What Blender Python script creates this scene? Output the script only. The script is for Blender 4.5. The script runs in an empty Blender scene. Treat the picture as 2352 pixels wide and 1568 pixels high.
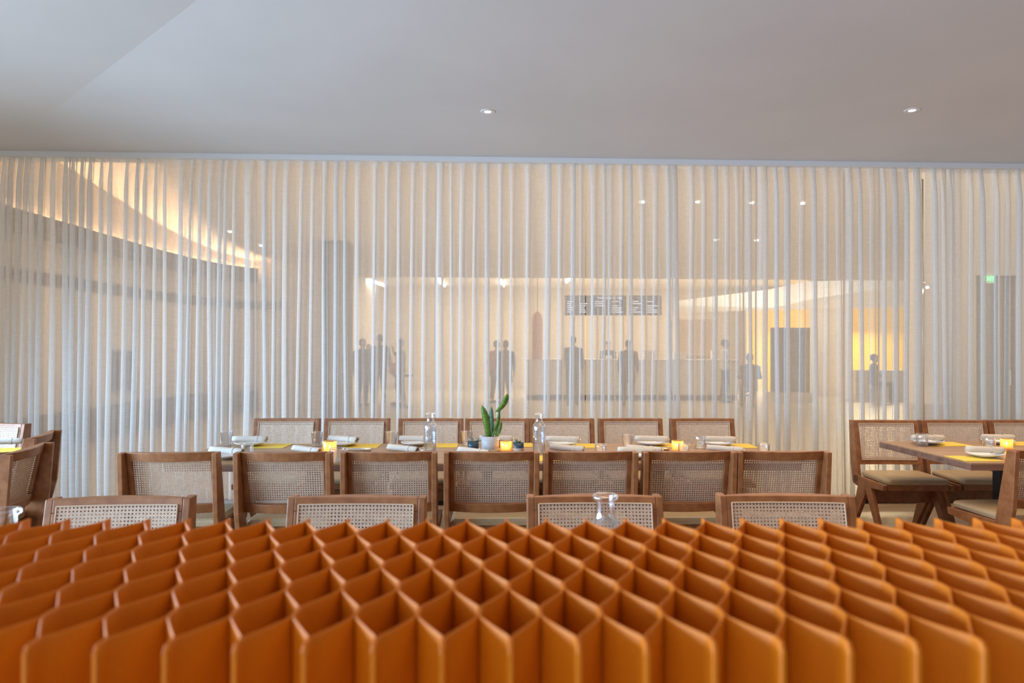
import bpy, bmesh, math, random
from mathutils import Vector, Matrix
random.seed(7)
S = bpy.context.scene
COL = S.collection
PI = math.pi
# ------------------------------------------------------------------ camera
F, CX, CY, HC = 1568.0, 1176.0, 784.0, 1.41
YAW, PITCH, ROLL = math.radians(1.92), math.radians(0.585), math.radians(0.195)
cam = bpy.data.cameras.new('camera'); co = bpy.data.objects.new('camera', cam); COL.objects.link(co)
cam.sensor_width = 36; cam.lens = 24; cam.clip_start = 0.02; cam.clip_end = 200
CR = Matrix.Rotation(-YAW, 3, 'Z') @ Matrix.Rotation(PI/2+PITCH, 3, 'X') @ Matrix.Rotation(ROLL, 3, 'Z')
co.matrix_world = Matrix.Translation((0, 0, HC)) @ CR.to_4x4()
cam.dof.use_dof = True; cam.dof.focus_distance = 4.4; cam.dof.aperture_fstop = 3.2
S.camera = co
def ray(px, py): return (CR @ Vector(((px-CX)/F, (CY-py)/F, -1)))
def onz(px, py, z):
    d = ray(px, py); t = (z-HC)/d.z; return Vector((0, 0, HC)) + d*t
def ony(px, py, y):
    d = ray(px, py); t = y/d.y; return Vector((0, 0, HC)) + d*t
def xat(px, y, py=900): return ony(px, py, y).x
# ------------------------------------------------------------------ world, exposure
S.view_settings.view_transform = 'Standard'; S.view_settings.look = 'None'
S.view_settings.gamma = 1; S.view_settings.use_curve_mapping = False
S.view_settings.exposure = 0.06
S.cycles.max_bounces = 10; S.cycles.transparent_max_bounces = 32; S.cycles.diffuse_bounces = 4
S.cycles.use_denoising = True; S.cycles.sample_clamp_indirect = 6; S.cycles.caustics_refractive = False; S.cycles.caustics_reflective = False
w = bpy.data.worlds.new('world'); S.world = w; w.use_nodes = True
w.node_tree.nodes['Background'].inputs[0].default_value = (.72, .86, 1, 1)
w.node_tree.nodes['Background'].inputs[1].default_value = 1.0
def area(name, loc, rot, sx, sy, power, col, spread=PI):
    l = bpy.data.lights.new(name, 'AREA'); l.shape = 'RECTANGLE'; l.size = sx; l.size_y = sy; l.energy = power; l.color = col; l.spread = spread
    o = bpy.data.objects.new(name, l); o.location = loc; o.rotation_euler = rot; COL.objects.link(o); return o
# daylight through the tall windows of the left wall and the window behind the camera
area('daylight_left', (-5.12, 1.6, 1.3), (0, -PI/2+math.radians(20), 0), 1.95, 6.6, 560, (.50, .74, 1), math.radians(130))
area('daylight_back', (-2.4, -3.9, 1.6), (PI/2, 0, 0), 4.4, 2.4, 95, (.78, .84, 1))
# warm ceiling lighting of the dining room (row of recessed lamps out of view) and of the hall, plus upward fills
area('dining_lamps', (3.1, 3.1, 3.06), (0, 0, 0), 6.4, 4.6, 95, (1, .72, .42), math.radians(110))
area('hall_lamps', (2.0, 9.2, 3.78), (0, 0, 0), 12.0, 4.6, 225, (1, .86, .70))
area('hall_fill', (.5, 10.6, 0.7), (PI, 0, 0), 11.0, 6.5, 140, (1, .86, .71))  # added fill aimed up, brightens the wall below the cove shelf; no fixture
area('hall_far_lamps', (3.0, 20.5, 3.5), (0, 0, 0), 11.0, 5.0, 420, (1, .84, .58))
area('hall_far_fill', (3.0, 21.5, 1.2), (PI, 0, 0), 10.0, 3.0, 130, (1, .86, .62))  # unseen area light aimed up at the far hall ceiling
# ------------------------------------------------------------------ materials
def mat(name, col=(.8, .8, .8), rough=.6, metal=0, **k):
    m = bpy.data.materials.new(name); m.use_nodes = True
    b = m.node_tree.nodes['Principled BSDF']
    b.inputs['Base Color'].default_value = (*col, 1); b.inputs['Roughness'].default_value = rough; b.inputs['Metallic'].default_value = metal
    for kk, v in k.items():
        b.inputs[kk.replace('_', ' ')].default_value = v
    return m
def noisy(m, c1, c2, scale=(8, 8, 8), detail=4, bump=0.0, nscale=1.0, lo=.35, hi=.65):
    nt = m.node_tree; N = nt.nodes; L = nt.links; b = N['Principled BSDF']
    tc = N.new('ShaderNodeTexCoord'); mp = N.new('ShaderNodeMapping'); mp.inputs['Scale'].default_value = scale
    n = N.new('ShaderNodeTexNoise'); n.inputs['Scale'].default_value = nscale; n.inputs['Detail'].default_value = detail
    r = N.new('ShaderNodeValToRGB'); r.color_ramp.elements[0].color = (*c1, 1); r.color_ramp.elements[1].color = (*c2, 1)
    r.color_ramp.elements[0].position = lo; r.color_ramp.elements[1].position = hi
    L.new(tc.outputs['Object'], mp.inputs[0]); L.new(mp.outputs[0], n.inputs[0]); L.new(n.outputs[0], r.inputs[0]); L.new(r.outputs[0], b.inputs['Base Color'])
    if bump:
        bp = N.new('ShaderNodeBump'); bp.inputs['Strength'].default_value = bump; bp.inputs['Distance'].default_value = .002
        L.new(n.outputs[0], bp.inputs['Height']); L.new(bp.outputs[0], b.inputs['Normal'])
    return m
def emis(name, col, s):
    m = bpy.data.materials.new(name); m.use_nodes = True; nt = m.node_tree; nt.nodes.remove(nt.nodes['Principled BSDF'])
    e = nt.nodes.new('ShaderNodeEmission'); e.inputs[0].default_value = (*col, 1); e.inputs[1].default_value = s
    nt.links.new(e.outputs[0], nt.nodes['Material Output'].inputs[0]); return m
plaster = noisy(mat('ceiling_plaster', rough=.9), (.66, .655, .66), (.70, .695, .70), (1, 1, 1), 6, 0, 1.2)
wallm = noisy(mat('wall_plaster', rough=.9), (.68, .62, .54), (.72, .66, .57), (1, 1, 1), 4, 0, 2)
hallm = noisy(mat('hall_plaster', rough=.9), (.70, .63, .53), (.74, .66, .56), (1, 1, 1), 4, 0, 2)
whitem = mat('white_paint', (.78, .79, .80), .5)
chairwood = noisy(mat('teak', rough=.42), (.235, .082, .027), (.36, .145, .053), (9, 9, 9), 5, .12, 2.4, .3, .7)
tablewood = noisy(mat('table_walnut', rough=.34), (.33, .185, .09), (.45, .27, .145), (1.2, 16, 16), 6, .05, 2.0)
edgewood = noisy(mat('table_edge', rough=.5), (.17, .085, .06), (.26, .14, .10), (1, 14, 14), 4, 0, 2)
leather = noisy(mat('tan_leather', rough=.42), (.44, .32, .19), (.50, .37, .22), (30, 30, 30), 4, .1, 3)
blackm = mat('black_steel', (.012, .013, .014), .45, .3)
steel = mat('steel', (.75, .76, .78), .18, 1)
china = mat('white_china', (.82, .83, .85), .2)
napkinm = noisy(mat('linen', rough=.85), (.58, .52, .45), (.66, .60, .53), (60, 60, 60), 4, .3, 4)
craft = mat('brown_band', (.42, .24, .10), .7)
yellowp = noisy(mat('yellow_paper', rough=.7), (.80, .56, .06), (.86, .62, .09), (20, 20, 20), 3, 0, 2)
waterm = mat('water', (.9, .95, 1), .05)
potm = noisy(mat('grey_ceramic', rough=.5), (.44, .45, .47), (.56, .57, .59), (30, 30, 160), 3, .9, 1)
bluepot = mat('blue_glaze', (.035, .075, .11), .25)
palepot = mat('pale_ceramic', (.62, .56, .52), .5)
soil = mat('soil', (.05, .035, .025), .95)
leafm = noisy(mat('leaf', rough=.4), (.045, .12, .012), (.15, .27, .03), (60, 60, 160), 3, 0, 1.2)
leafblue = noisy(mat('leaf_blue', rough=.4), (.04, .12, .08), (.12, .24, .17), (60, 60, 160), 3, 0, 1.2)
succm = mat('succulent', (.10, .15, .10), .5)
succm2 = mat('succulent_pale', (.36, .30, .24), .5)
flame = emis('flame', (1, .70, .34), 20)
wax = mat('wax', (.85, .6, .3), .5, Emission_Color=(1, .5, .15, 1), Emission_Strength=1.2)
lampface = emis('lamp_face', (1, .93, .84), 14)
tinylamp = emis('small_lamp_face', (1, .93, .82), 14)
tubelamp = emis('tube_lamp', (1, .96, .88), 16)
cove = emis('cove_strip', (1, .68, .40), 120)
darkpanel = mat('dark_panel', (.07, .065, .06), .6)
greyw = mat('grey_wall', (.15, .145, .14), .8)
greyband = mat('grey_band', (.12, .118, .118), .7)
yellowwall = mat('yellow_wall', (.90, .60, .04), .7)
amber = mat('amber_shade', (.72, .34, .10), .6)
screen = mat('screen', (.035, .03, .05), .4)
screentext = emis('screen_text', (.9, .9, 1), 1.6)
exitgreen = emis('exit_green', (.08, .9, .25), 6)
exitpanel = mat('exit_panel', (.45, .85, .5), .3, Emission_Color=(.3, 1, .4, 1), Emission_Strength=.5)
def orange_mat():
    m = mat('orange_felt', rough=.85)
    noisy(m, (.63, .160, .003), (.69, .185, .005), (120, 120, 120), 4, .25, 3)
    b = m.node_tree.nodes['Principled BSDF']; b.inputs['Sheen Weight'].default_value = 0; b.inputs['Sheen Roughness'].default_value = .5
    b.inputs['Sheen Tint'].default_value = (1, .75, .5, 1); b.inputs['Specular IOR Level'].default_value = .45; b.inputs['Specular Tint'].default_value = (1, .8, .6, 1); b.inputs['Roughness'].default_value = .46
    return m
felt = orange_mat()
def cane_mat():
    m = mat('cane', rough=.5); nt = m.node_tree; N = nt.nodes; L = nt.links; b = N['Principled BSDF']
    tc = N.new('ShaderNodeTexCoord'); w1 = N.new('ShaderNodeTexWave'); w1.wave_type = 'BANDS'; w1.bands_direction = 'DIAGONAL'
    w1.inputs['Scale'].default_value = 75; w1.inputs['Distortion'].default_value = 1.5
    n = N.new('ShaderNodeTexNoise'); n.inputs['Scale'].default_value = 60; mx = N.new('ShaderNodeMath'); mx.operation = 'MULTIPLY_ADD'; mx.inputs[1].default_value = .6
    r = N.new('ShaderNodeValToRGB'); r.color_ramp.elements[0].color = (.34, .21, .14, 1); r.color_ramp.elements[1].color = (.76, .58, .44, 1)
    r.color_ramp.elements[0].position = .15; r.color_ramp.elements[1].position = .8
    L.new(tc.outputs['Object'], w1.inputs[0]); L.new(tc.outputs['Object'], n.inputs[0]); L.new(w1.outputs[1], mx.inputs[0])
    m2 = N.new('ShaderNodeMath'); m2.operation = 'MULTIPLY'; m2.inputs[1].default_value = .5; L.new(n.outputs[0], m2.inputs[0]); L.new(m2.outputs[0], mx.inputs[2])
    L.new(mx.outputs[0], r.inputs[0]); L.new(r.outputs[0], b.inputs['Base Color'])
    return m
cane = cane_mat()
pipem = mat('cane_bead', (.66, .50, .36), .5)
def curtain_mat():
    m = bpy.data.materials.new('sheer_linen'); m.use_nodes = True; nt = m.node_tree; N = nt.nodes; L = nt.links
    N.remove(N['Principled BSDF'])
    g = N.new('ShaderNodeNewGeometry'); dot = N.new('ShaderNodeVectorMath'); dot.operation = 'DOT_PRODUCT'
    L.new(g.outputs['Incoming'], dot.inputs[0]); L.new(g.outputs['Normal'], dot.inputs[1])
    ab = N.new('ShaderNodeMath'); ab.operation = 'ABSOLUTE'; L.new(dot.outputs['Value'], ab.inputs[0])
    mxm = N.new('ShaderNodeMath'); mxm.operation = 'MAXIMUM'; mxm.inputs[1].default_value = .08; L.new(ab.outputs[0], mxm.inputs[0])
    inv = N.new('ShaderNodeMath'); inv.operation = 'DIVIDE'; inv.inputs[0].default_value = 1; L.new(mxm.outputs[0], inv.inputs[1])
    tc = N.new('ShaderNodeTexCoord'); 
    def nz(sc):
        mp = N.new('ShaderNodeMapping'); mp.inputs['Scale'].default_value = sc; n = N.new('ShaderNodeTexNoise'); n.inputs['Scale'].default_value = 1; n.inputs['Detail'].default_value = 2
        L.new(tc.outputs['Object'], mp.inputs[0]); L.new(mp.outputs[0], n.inputs[0]); return n
    n1 = nz((12, 12, 130)); n2 = nz((130, 130, 12))
    ad = N.new('ShaderNodeMath'); ad.operation = 'ADD'; L.new(n1.outputs[0], ad.inputs[0]); L.new(n2.outputs[0], ad.inputs[1])
    thr = N.new('ShaderNodeMapRange'); thr.inputs[1].default_value = .7; thr.inputs[2].default_value = 1.3; thr.inputs[3].default_value = TH0+.05; thr.inputs[4].default_value = TH0-.05
    L.new(ad.outputs[0], thr.inputs[0])
    pw = N.new('ShaderNodeMath'); pw.operation = 'POWER'; L.new(thr.outputs[0], pw.inputs[0]); L.new(inv.outputs[0], pw.inputs[1])
    d = N.new('ShaderNodeBsdfDiffuse'); d.inputs[0].default_value = (.86, .86, .86, 1)
    t = N.new('ShaderNodeBsdfTranslucent'); t.inputs[0].default_value = (.86, .85, .83, 1)
    ms = N.new('ShaderNodeMixShader'); ms.inputs[0].default_value = .36; L.new(d.outputs[0], ms.inputs[1]); L.new(t.outputs[0], ms.inputs[2])
    tr = N.new('ShaderNodeBsdfTransparent'); m2 = N.new('ShaderNodeMixShader')
    L.new(pw.outputs[0], m2.inputs[0]); L.new(ms.outputs[0], m2.inputs[1]); L.new(tr.outputs[0], m2.inputs[2])
    L.new(m2.outputs[0], N['Material Output'].inputs[0]); return m
TH0 = .42     # share of light that passes straight through one layer
sheer = curtain_mat()
def glass_mat(name, tint=(.97, .98, 1), edge=.55, col=(.75, .8, .86)):
    m = bpy.data.materials.new(name); m.use_nodes = True; nt = m.node_tree; N = nt.nodes; L = nt.links
    N.remove(N['Principled BSDF'])
    lw = N.new('ShaderNodeLayerWeight'); lw.inputs[0].default_value = .35
    tr = N.new('ShaderNodeBsdfTransparent'); tr.inputs[0].default_value = (*tint, 1)
    gl = N.new('ShaderNodeBsdfGlossy'); gl.inputs['Roughness'].default_value = .03; gl.inputs[0].default_value = (1, 1, 1, 1)
    mp = N.new('ShaderNodeMath'); mp.operation = 'MULTIPLY_ADD'; mp.inputs[1].default_value = edge; mp.inputs[2].default_value = .04; L.new(lw.outputs['Facing'], mp.inputs[0])
    mx = N.new('ShaderNodeMixShader'); L.new(mp.outputs[0], mx.inputs[0]); L.new(tr.outputs[0], mx.inputs[1]); L.new(gl.outputs[0], mx.inputs[2])
    L.new(mx.outputs[0], N['Material Output'].inputs[0]); return m
glass = glass_mat('clear_glass', edge=.85); 
def glow_glass():
    m = glass_mat('amber_glass', (1, .86, .60), .4); nt = m.node_tree; N = nt.nodes; L = nt.links; out = N['Material Output']
    old = out.inputs[0].links[0].from_socket; t_ = N.new('ShaderNodeBsdfTranslucent'); t_.inputs[0].default_value = (1, .72, .36, 1)
    mx = N.new('ShaderNodeMixShader'); mx.inputs[0].default_value = .38; L.new(old, mx.inputs[1]); L.new(t_.outputs[0], mx.inputs[2]); L.new(mx.outputs[0], out.inputs[0]); return m
amberglass = glow_glass(); waterg = glass_mat('water_glass', (.9, .95, 1), .3)
def planks(name, c1, c2, c3, rough=.4):
    m = mat(name, rough=rough); nt = m.node_tree; N = nt.nodes; L = nt.links; b = N['Principled BSDF']
    tc = N.new('ShaderNodeTexCoord'); br = N.new('ShaderNodeTexBrick'); br.inputs['Scale'].default_value = 1
    br.inputs['Brick Width'].default_value = 1.8; br.inputs['Row Height'].default_value = .14; br.inputs['Mortar Size'].default_value = .002
    br.inputs['Color1'].default_value = (*c1, 1); br.inputs['Color2'].default_value = (*c2, 1); br.inputs['Mortar'].default_value = (*c3, 1)
    L.new(tc.outputs['Object'], br.inputs[0]); L.new(br.outputs[0], b.inputs['Base Color']); return m
floorm = planks('oak_floor', (.27, .17, .09), (.33, .215, .12), (.10, .06, .035))
hallfloor = noisy(mat('hall_floor', rough=.35), (.50, .44, .36), (.56, .49, .40), (1, 1, 1), 3, 0, 2)
# ------------------------------------------------------------------ mesh helpers
class MB:
    def __init__(s): s.v = []; s.f = []
    def add(s, vs, fs):
        o = len(s.v); s.v += [tuple(v) for v in vs]; s.f += [tuple(i+o for i in f) for f in fs]; return s
    def box(s, x0, x1, y0, y1, z0, z1):
        return s.add([(x0,y0,z0),(x1,y0,z0),(x1,y1,z0),(x0,y1,z0),(x0,y0,z1),(x1,y0,z1),(x1,y1,z1),(x0,y1,z1)],
                     [(0,3,2,1),(4,5,6,7),(0,1,5,4),(1,2,6,5),(2,3,7,6),(3,0,4,7)])
    def prism(s, poly, ax, a, b):           # extrude a polygon along x, y or z
        n = len(poly); put = {'x': lambda t, p: (t, p[0], p[1]), 'y': lambda t, p: (p[0], t, p[1]), 'z': lambda t, p: (p[0], p[1], t)}[ax]
        return s.add([put(a, p) for p in poly] + [put(b, p) for p in poly],
                     [tuple(range(n))[::-1], tuple(range(n, 2*n))] + [(i, (i+1) % n, n+(i+1) % n, n+i) for i in range(n)])
    def beam(s, pts, secs):                 # loft of rectangular sections: secs = list of 4 corner lists
        pass
    def loft(s, rings, cap=True, close=True):
        n = len(rings[0]); vs = [v for r in rings for v in r]; fs = []
        for k in range(len(rings)-1):
            for i in range(n if close else n-1):
                j = (i+1) % n; fs.append((k*n+i, k*n+j, (k+1)*n+j, (k+1)*n+i))
        if cap: fs += [tuple(range(n))[::-1], tuple(range((len(rings)-1)*n, len(rings)*n))]
        return s.add(vs, fs)
    def lathe(s, prof, c=(0, 0, 0), n=24, cap=False, sq=None):
        rings = []
        for r, z in prof:
            rings.append([(c[0]+r*math.cos(2*PI*i/n), c[1]+r*math.sin(2*PI*i/n), c[2]+z) for i in range(n)])
        return s.loft(rings, cap=cap)
    def tube(s, pts, r, n=8, cap=True):
        rings = []; P = [Vector(p) for p in pts]
        for k, p in enumerate(P):
            t = (P[min(k+1, len(P)-1)]-P[max(k-1, 0)]).normalized()
            a = t.cross(Vector((0, 0, 1))); a = a.normalized() if a.length > 1e-4 else Vector((1, 0, 0)); b = t.cross(a)
            rr = r[k] if isinstance(r, (list, tuple)) else r
            rings.append([p + a*rr*math.cos(2*PI*i/n) + b*rr*math.sin(2*PI*i/n) for i in range(n)])
        return s.loft(rings, cap=cap)
    def build(s, name, m, parent=None, smooth=False, bevel=0, loc=None):
        me = bpy.data.meshes.new(name); me.from_pydata(s.v, [], s.f); me.update()
        bm = bmesh.new(); bm.from_mesh(me); bmesh.ops.recalc_face_normals(bm, faces=bm.faces); bm.to_mesh(me); bm.free()
        me.materials.append(m)
        if smooth:
            for p in me.polygons: p.use_smooth = True
        o = bpy.data.objects.new(name, me); COL.objects.link(o)
        if parent: o.parent = parent
        if loc: o.location = loc
        if bevel:
            b = o.modifiers.new('bevel', 'BEVEL'); b.width = bevel; b.segments = 2; b.limit_method = 'ANGLE'
        return o
def empty(name, loc=(0, 0, 0), rz=0, sc=1):
    o = bpy.data.objects.new(name, None); COL.objects.link(o); o.location = loc; o.rotation_euler = (0, 0, rz); o.scale = (sc,)*3; o.empty_display_size = .1; return o
def tag(o, label, cat, group=None, kind=None):
    o['label'] = label; o['category'] = cat
    if group: o['group'] = group
    if kind: o['kind'] = kind
    return o
def struct(o): o['kind'] = 'structure'; return o
def dup(root, loc, rz=0, sc=None):
    r = root.copy(); COL.objects.link(r); r.location = loc; r.rotation_euler = (0, 0, rz)
    if sc: r.scale = (sc,)*3
    for ch in list(root.children):
        c = ch.copy(); COL.objects.link(c); c.parent = r
        for g in list(ch.children):
            d = g.copy(); COL.objects.link(d); d.parent = c
    return r
_first = {}
def place(key, make, loc, rz=0, sc=None):
    if key not in _first:
        r = make(); _first[key] = r; r.location = loc; r.rotation_euler = (0, 0, rz)
        if sc: r.scale = (sc,)*3
        return r
    r = dup(_first[key], loc, rz); r.scale = (sc or 1,)*3
    for k in ('label', 'category', 'group'):
        if k in r: del r[k]
    return r
# ------------------------------------------------------------------ dining room shell
YC = 6.15                                        # plane of the curtains
CZ = 3.12                                        # ceiling height
struct(MB().box(-5.3, 7.2, -4.2, 6.32, -.1, 0).build('floor', floorm))
struct(MB().box(-9, 18, 6.32, 26, -.1, 0).build('floor_hall', hallfloor))
# folded ceiling: flat on the right of the crease, falling gently towards the left of it
ca = onz(30, 325, CZ); cb = onz(450, 2, CZ); dr = (cb-ca).normalized()
c0 = ca - dr*1.2; c1 = ca + dr*14.2
nl = Vector((dr.y, -dr.x, 0)); nl = nl if nl.x < 0 else -nl       # horizontal, pointing away to the left
def drop(p):
    d = (Vector((p[0], p[1], 0))-Vector((ca.x, ca.y, 0))).dot(nl)
    return CZ - max(0, d)*math.tan(math.radians(6.5))
def cl(x, y, up=0): return (x, y, drop((x, y))+up)
yl = 6.32
xa = c0.x if abs(c0.y-yl) < 1e-6 else ca.x + (yl-ca.y)*dr.x/dr.y
xb = ca.x + (-4.2-ca.y)*dr.x/dr.y
P1 = [cl(xa, yl), cl(7.2, yl), cl(7.2, -4.2), cl(xb, -4.2)] if xb < 7.2 else [cl(xa, yl), cl(7.2, yl), (7.2, ca.y+(7.2-ca.x)*dr.y/dr.x, CZ)]
P2 = [cl(xa, yl)] + [tuple(p) for p in ([cl(-5.3, yl), cl(-5.3, -4.2)])] + ([cl(xb, -4.2)] if xb < 7.2 else [cl(7.2, -4.2), (7.2, ca.y+(7.2-ca.x)*dr.y/dr.x, CZ)])
def slab(poly, t, name, m):
    n = len(poly); mb = MB(); mb.add(poly + [(p[0], p[1], p[2]+t) for p in poly], [tuple(range(n)), tuple(range(n, 2*n))[::-1]] + [(i, (i+1) % n, n+(i+1) % n, n+i) for i in range(n)])
    return struct(mb.build(name, m))
slab(P1, .12, 'ceiling', plaster)
slab(P2, .12, 'ceiling_fold', plaster)
# left wall with tall windows, back wall with a window, right wall
wl = MB()
wl.box(-5.3, -5.18, -4.2, -1.8, 0, 3.1).box(-5.3, -5.18, 5.0, 6.32, 0, 3.1).box(-5.3, -5.18, -1.8, 5.0, 0, .22).box(-5.3, -5.18, -1.8, 5.0, 2.75, 3.1)
struct(wl.build('wall_left', wallm))
wf = MB()
for y in (-1.8, -.1, 1.6, 3.3, 4.94): wf.box(-5.28, -5.20, y, y+.06, .22, 2.75)
struct(wf.build('window_1', blackm))
struct(MB().box(-5.25, -5.24, -1.8, 5.0, .22, 2.75).build('window_2', glass))
wb = MB().box(-5.3, -4.8, -4.2, -4.08, 0, 3.1).box(0, 7.2, -4.2, -4.08, 0, 3.1).box(-4.8, 0, -4.2, -4.08, 0, .3).box(-4.8, 0, -4.2, -4.08, 2.8, 3.1)
struct(wb.build('wall_back', wallm))
struct(MB().box(-4.8, 0, -4.15, -4.14, .3, 2.8).build('window_3', glass))
struct(MB().box(7.08, 7.2, -4.2, 6.32, 0, 3.12).build('wall_right', wallm))
struct(MB().box(-9, 18, 6.27, 6.32, CZ-.02, 4.75).build('wall_front', hallm))
struct(MB().box(-5.2, 7.1, 6.083, 6.26, CZ-.045, CZ).build('trim_1', whitem))
sl = MB().box(-5.2, -1.0, 6.17, 6.26, 0, .07)
struct(sl.build('baseboard_left', whitem))
struct(MB().box(-1.0, 7.1, 6.17, 6.26, 0, .055).build('baseboard_right', blackm))
# ------------------------------------------------------------------ sheer curtains
RID = [(39,1),(60,1),(89,1.3),(119,1.4),(149,1.6),(165,1.3),(183,1),(202,1.2),(229,.9),(251,1.2),(286,.9),(310,.9),(330,1),(354,.9),(378,1),(415,1.1),(435,.8),
       (457,.9),(482,1),(503,.8),(516,.8),(536,.9),(571,2.1),(607,.9),(629,.9),(656,1.4),(688,.9),(715,.9),(746,1),(771,1),(793,.8),(822,1.5),(860,.8),
       (887,.9),(917,1),(947,1),(976,1.1),(1012,1.3),(1037,.7),(1061,1.3),(1090,.9),(1119,1),(1149,.9),(1177,1),(1213,1),(1259,1.2),(1287,1.1),(1316,1),(1335,.8),
       (1365,1.4),(1388,.8),(1403,1.3),(1428,.9),(1449,1),(1477,1.1),(1505,1.2),(1536,.9),(1551,1.7),(1589,1),(1617,1),(1644,1.1),(1672,1.1),(1695,.9),(1722,1.2),
       (1756,2),(1786,.8),(1809,1.5),(1844,1.3),(1873,1.1),(1899,1),(1928,1.1),(1954,1.3),(1979,1),(2005,1.3),(2032,.8),(2058,1.4),(2084,1.1),(2109,1.8),
       (2152,1),(2170,.9),(2186,.9),(2204,1.9),(2234,1),(2262,1.1),(2293,1),(2318,1.1),(2344,1)]
RID = [(x, 1.1) for x in range(-270, 82, 17)] + RID[2:] + [(x, 1) for x in range(2372, 3100, 27)]
rr = random.Random(3)
ridges = []
for px, wd in RID:
    ridges.append(dict(x=xat(px, YC-.05, 650), w=.0195*wd*(1 if wd < 1.5 else .9), a=rr.uniform(-.022, .022)*(1.8 if rr.random() < .25 else 1), b=rr.uniform(-.014, .014), ph=rr.uniform(0, 6), d=.058*rr.uniform(.85, 1.15), vb=rr.uniform(-.012, .018), sk=rr.choice([1, 1, .8, .6, 1, 0, 0, -.7])))
NZ = 26
ZT, ZB = CZ-.045, .075
def fold_row(rs, x0, x1, t):        # t 0 at the top, 1 at the hem
    pts = []; g = lambda r: r['x'] + r['a']*(t-.35) + r['b']*math.sin(2.6*t*PI*.8+r['ph'])*t
    dd = .35 + .65*min(1, t*12)
    pts.append((x0, 0))
    for i, r in enumerate(rs):
        x = g(r); w_ = r['w']*(1+.22*t); d = r['d']*dd; k = .2; sk = r['sk']
        gapn = (g(rs[i+1])-rs[i+1]['w']*(1+.22*t) if i+1 < len(rs) else x1) - (x+w_)
        gapp = (x-w_) - (g(rs[i-1])+rs[i-1]['w']*(1+.22*t) if i else x0)
        eR = max(0, min(w_*1.9, gapn*.42))*(sk if sk > 0 else 0); eL = max(0, min(w_*1.9, gapp*.42))*(-sk if sk < 0 else 0)
        if eL > .004: pts += [(x-w_-eL, .004), (x-w_-eL*.62, -d*.10), (x-w_-eL*.25, -d*.42), (x-w_, -d*.76), (x-w_*.72, -d*.95)]
        else: pts += [(x-w_*k-.004, .004), (x-w_*k, -.004), (x-w_*.85, -d*.55), (x-w_, -d*.78), (x-w_*.72, -d*.95)]
        pts.append((x, -d*1.03))
        if eR > .004: pts += [(x+w_*.72, -d*.95), (x+w_, -d*.76), (x+w_+eR*.25, -d*.42), (x+w_+eR*.62, -d*.10), (x+w_+eR, .004)]; a0 = x+w_+eR
        else: pts += [(x+w_*.72, -d*.95), (x+w_, -d*.78), (x+w_*.85, -d*.55), (x+w_*k, -.004), (x+w_*k+.004, .004)]; a0 = x+w_*k+.004
        xn = g(rs[i+1]) if i+1 < len(rs) else x1
        if i+1 < len(rs): xn = xn - rs[i+1]['w']*.5
        m = (a0+xn)/2
        pts += [(a0+(m-a0)*.5, .006+r['vb']*.5), (m, .008+r['vb']), (m+(xn-m)*.45, .006+r['vb']*.5)]
    pts.append((x1, 0))
    return pts
def curtain(name, pa, pb, label):
    xa_, xb_ = xat(pa, YC, 650), xat(pb, YC, 650)
    rs = [r for r in ridges if xa_+.02 < r['x'] < xb_-.02]
    mb = MB(); rows = []
    for k in range(NZ):
        t = (k/(NZ-1))**1.25
        z = ZT + (ZB-ZT)*t
        rows.append([(x, YC+y+.03*math.sin(x*3.1)*t*.5, z-(.016 if (k == 0 and y > .0045) else 0)) for x, y in fold_row(rs, xa_, xb_, t)])
    n = len(rows[0]); vs = [v for r in rows for v in r]
    fs = [(k*n+i, k*n+i+1, (k+1)*n+i+1, (k+1)*n+i) for k in range(NZ-1) for i in range(n-1)]
    mb.add(vs, fs)
    me = bpy.data.meshes.new(name); me.from_pydata(mb.v, [], mb.f); me.materials.append(sheer)
    for p in me.polygons: p.use_smooth = True
    o = bpy.data.objects.new(name, me); COL.objects.link(o)
    return tag(o, label, 'curtain', 'sheer curtain panels along the rail')
curtain('sheer_curtain', -290, 592, 'leftmost sheer curtain panel, bluish white, with the slanting cove light behind it')
curtain('sheer_curtain', 592, 1344.0, 'sheer white curtain panel behind the potted plant and carafes, left of the narrow slit')
curtain('sheer_curtain', 1346.0, 2119, 'sheer cream curtain panel right of the narrow slit, yellow wall glowing behind it')
curtain('sheer_curtain', 2125, 3110, 'rightmost sheer curtain panel with the green exit sign showing through')
hk = MB()
for i, r in enumerate(ridges):
    pass
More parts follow.
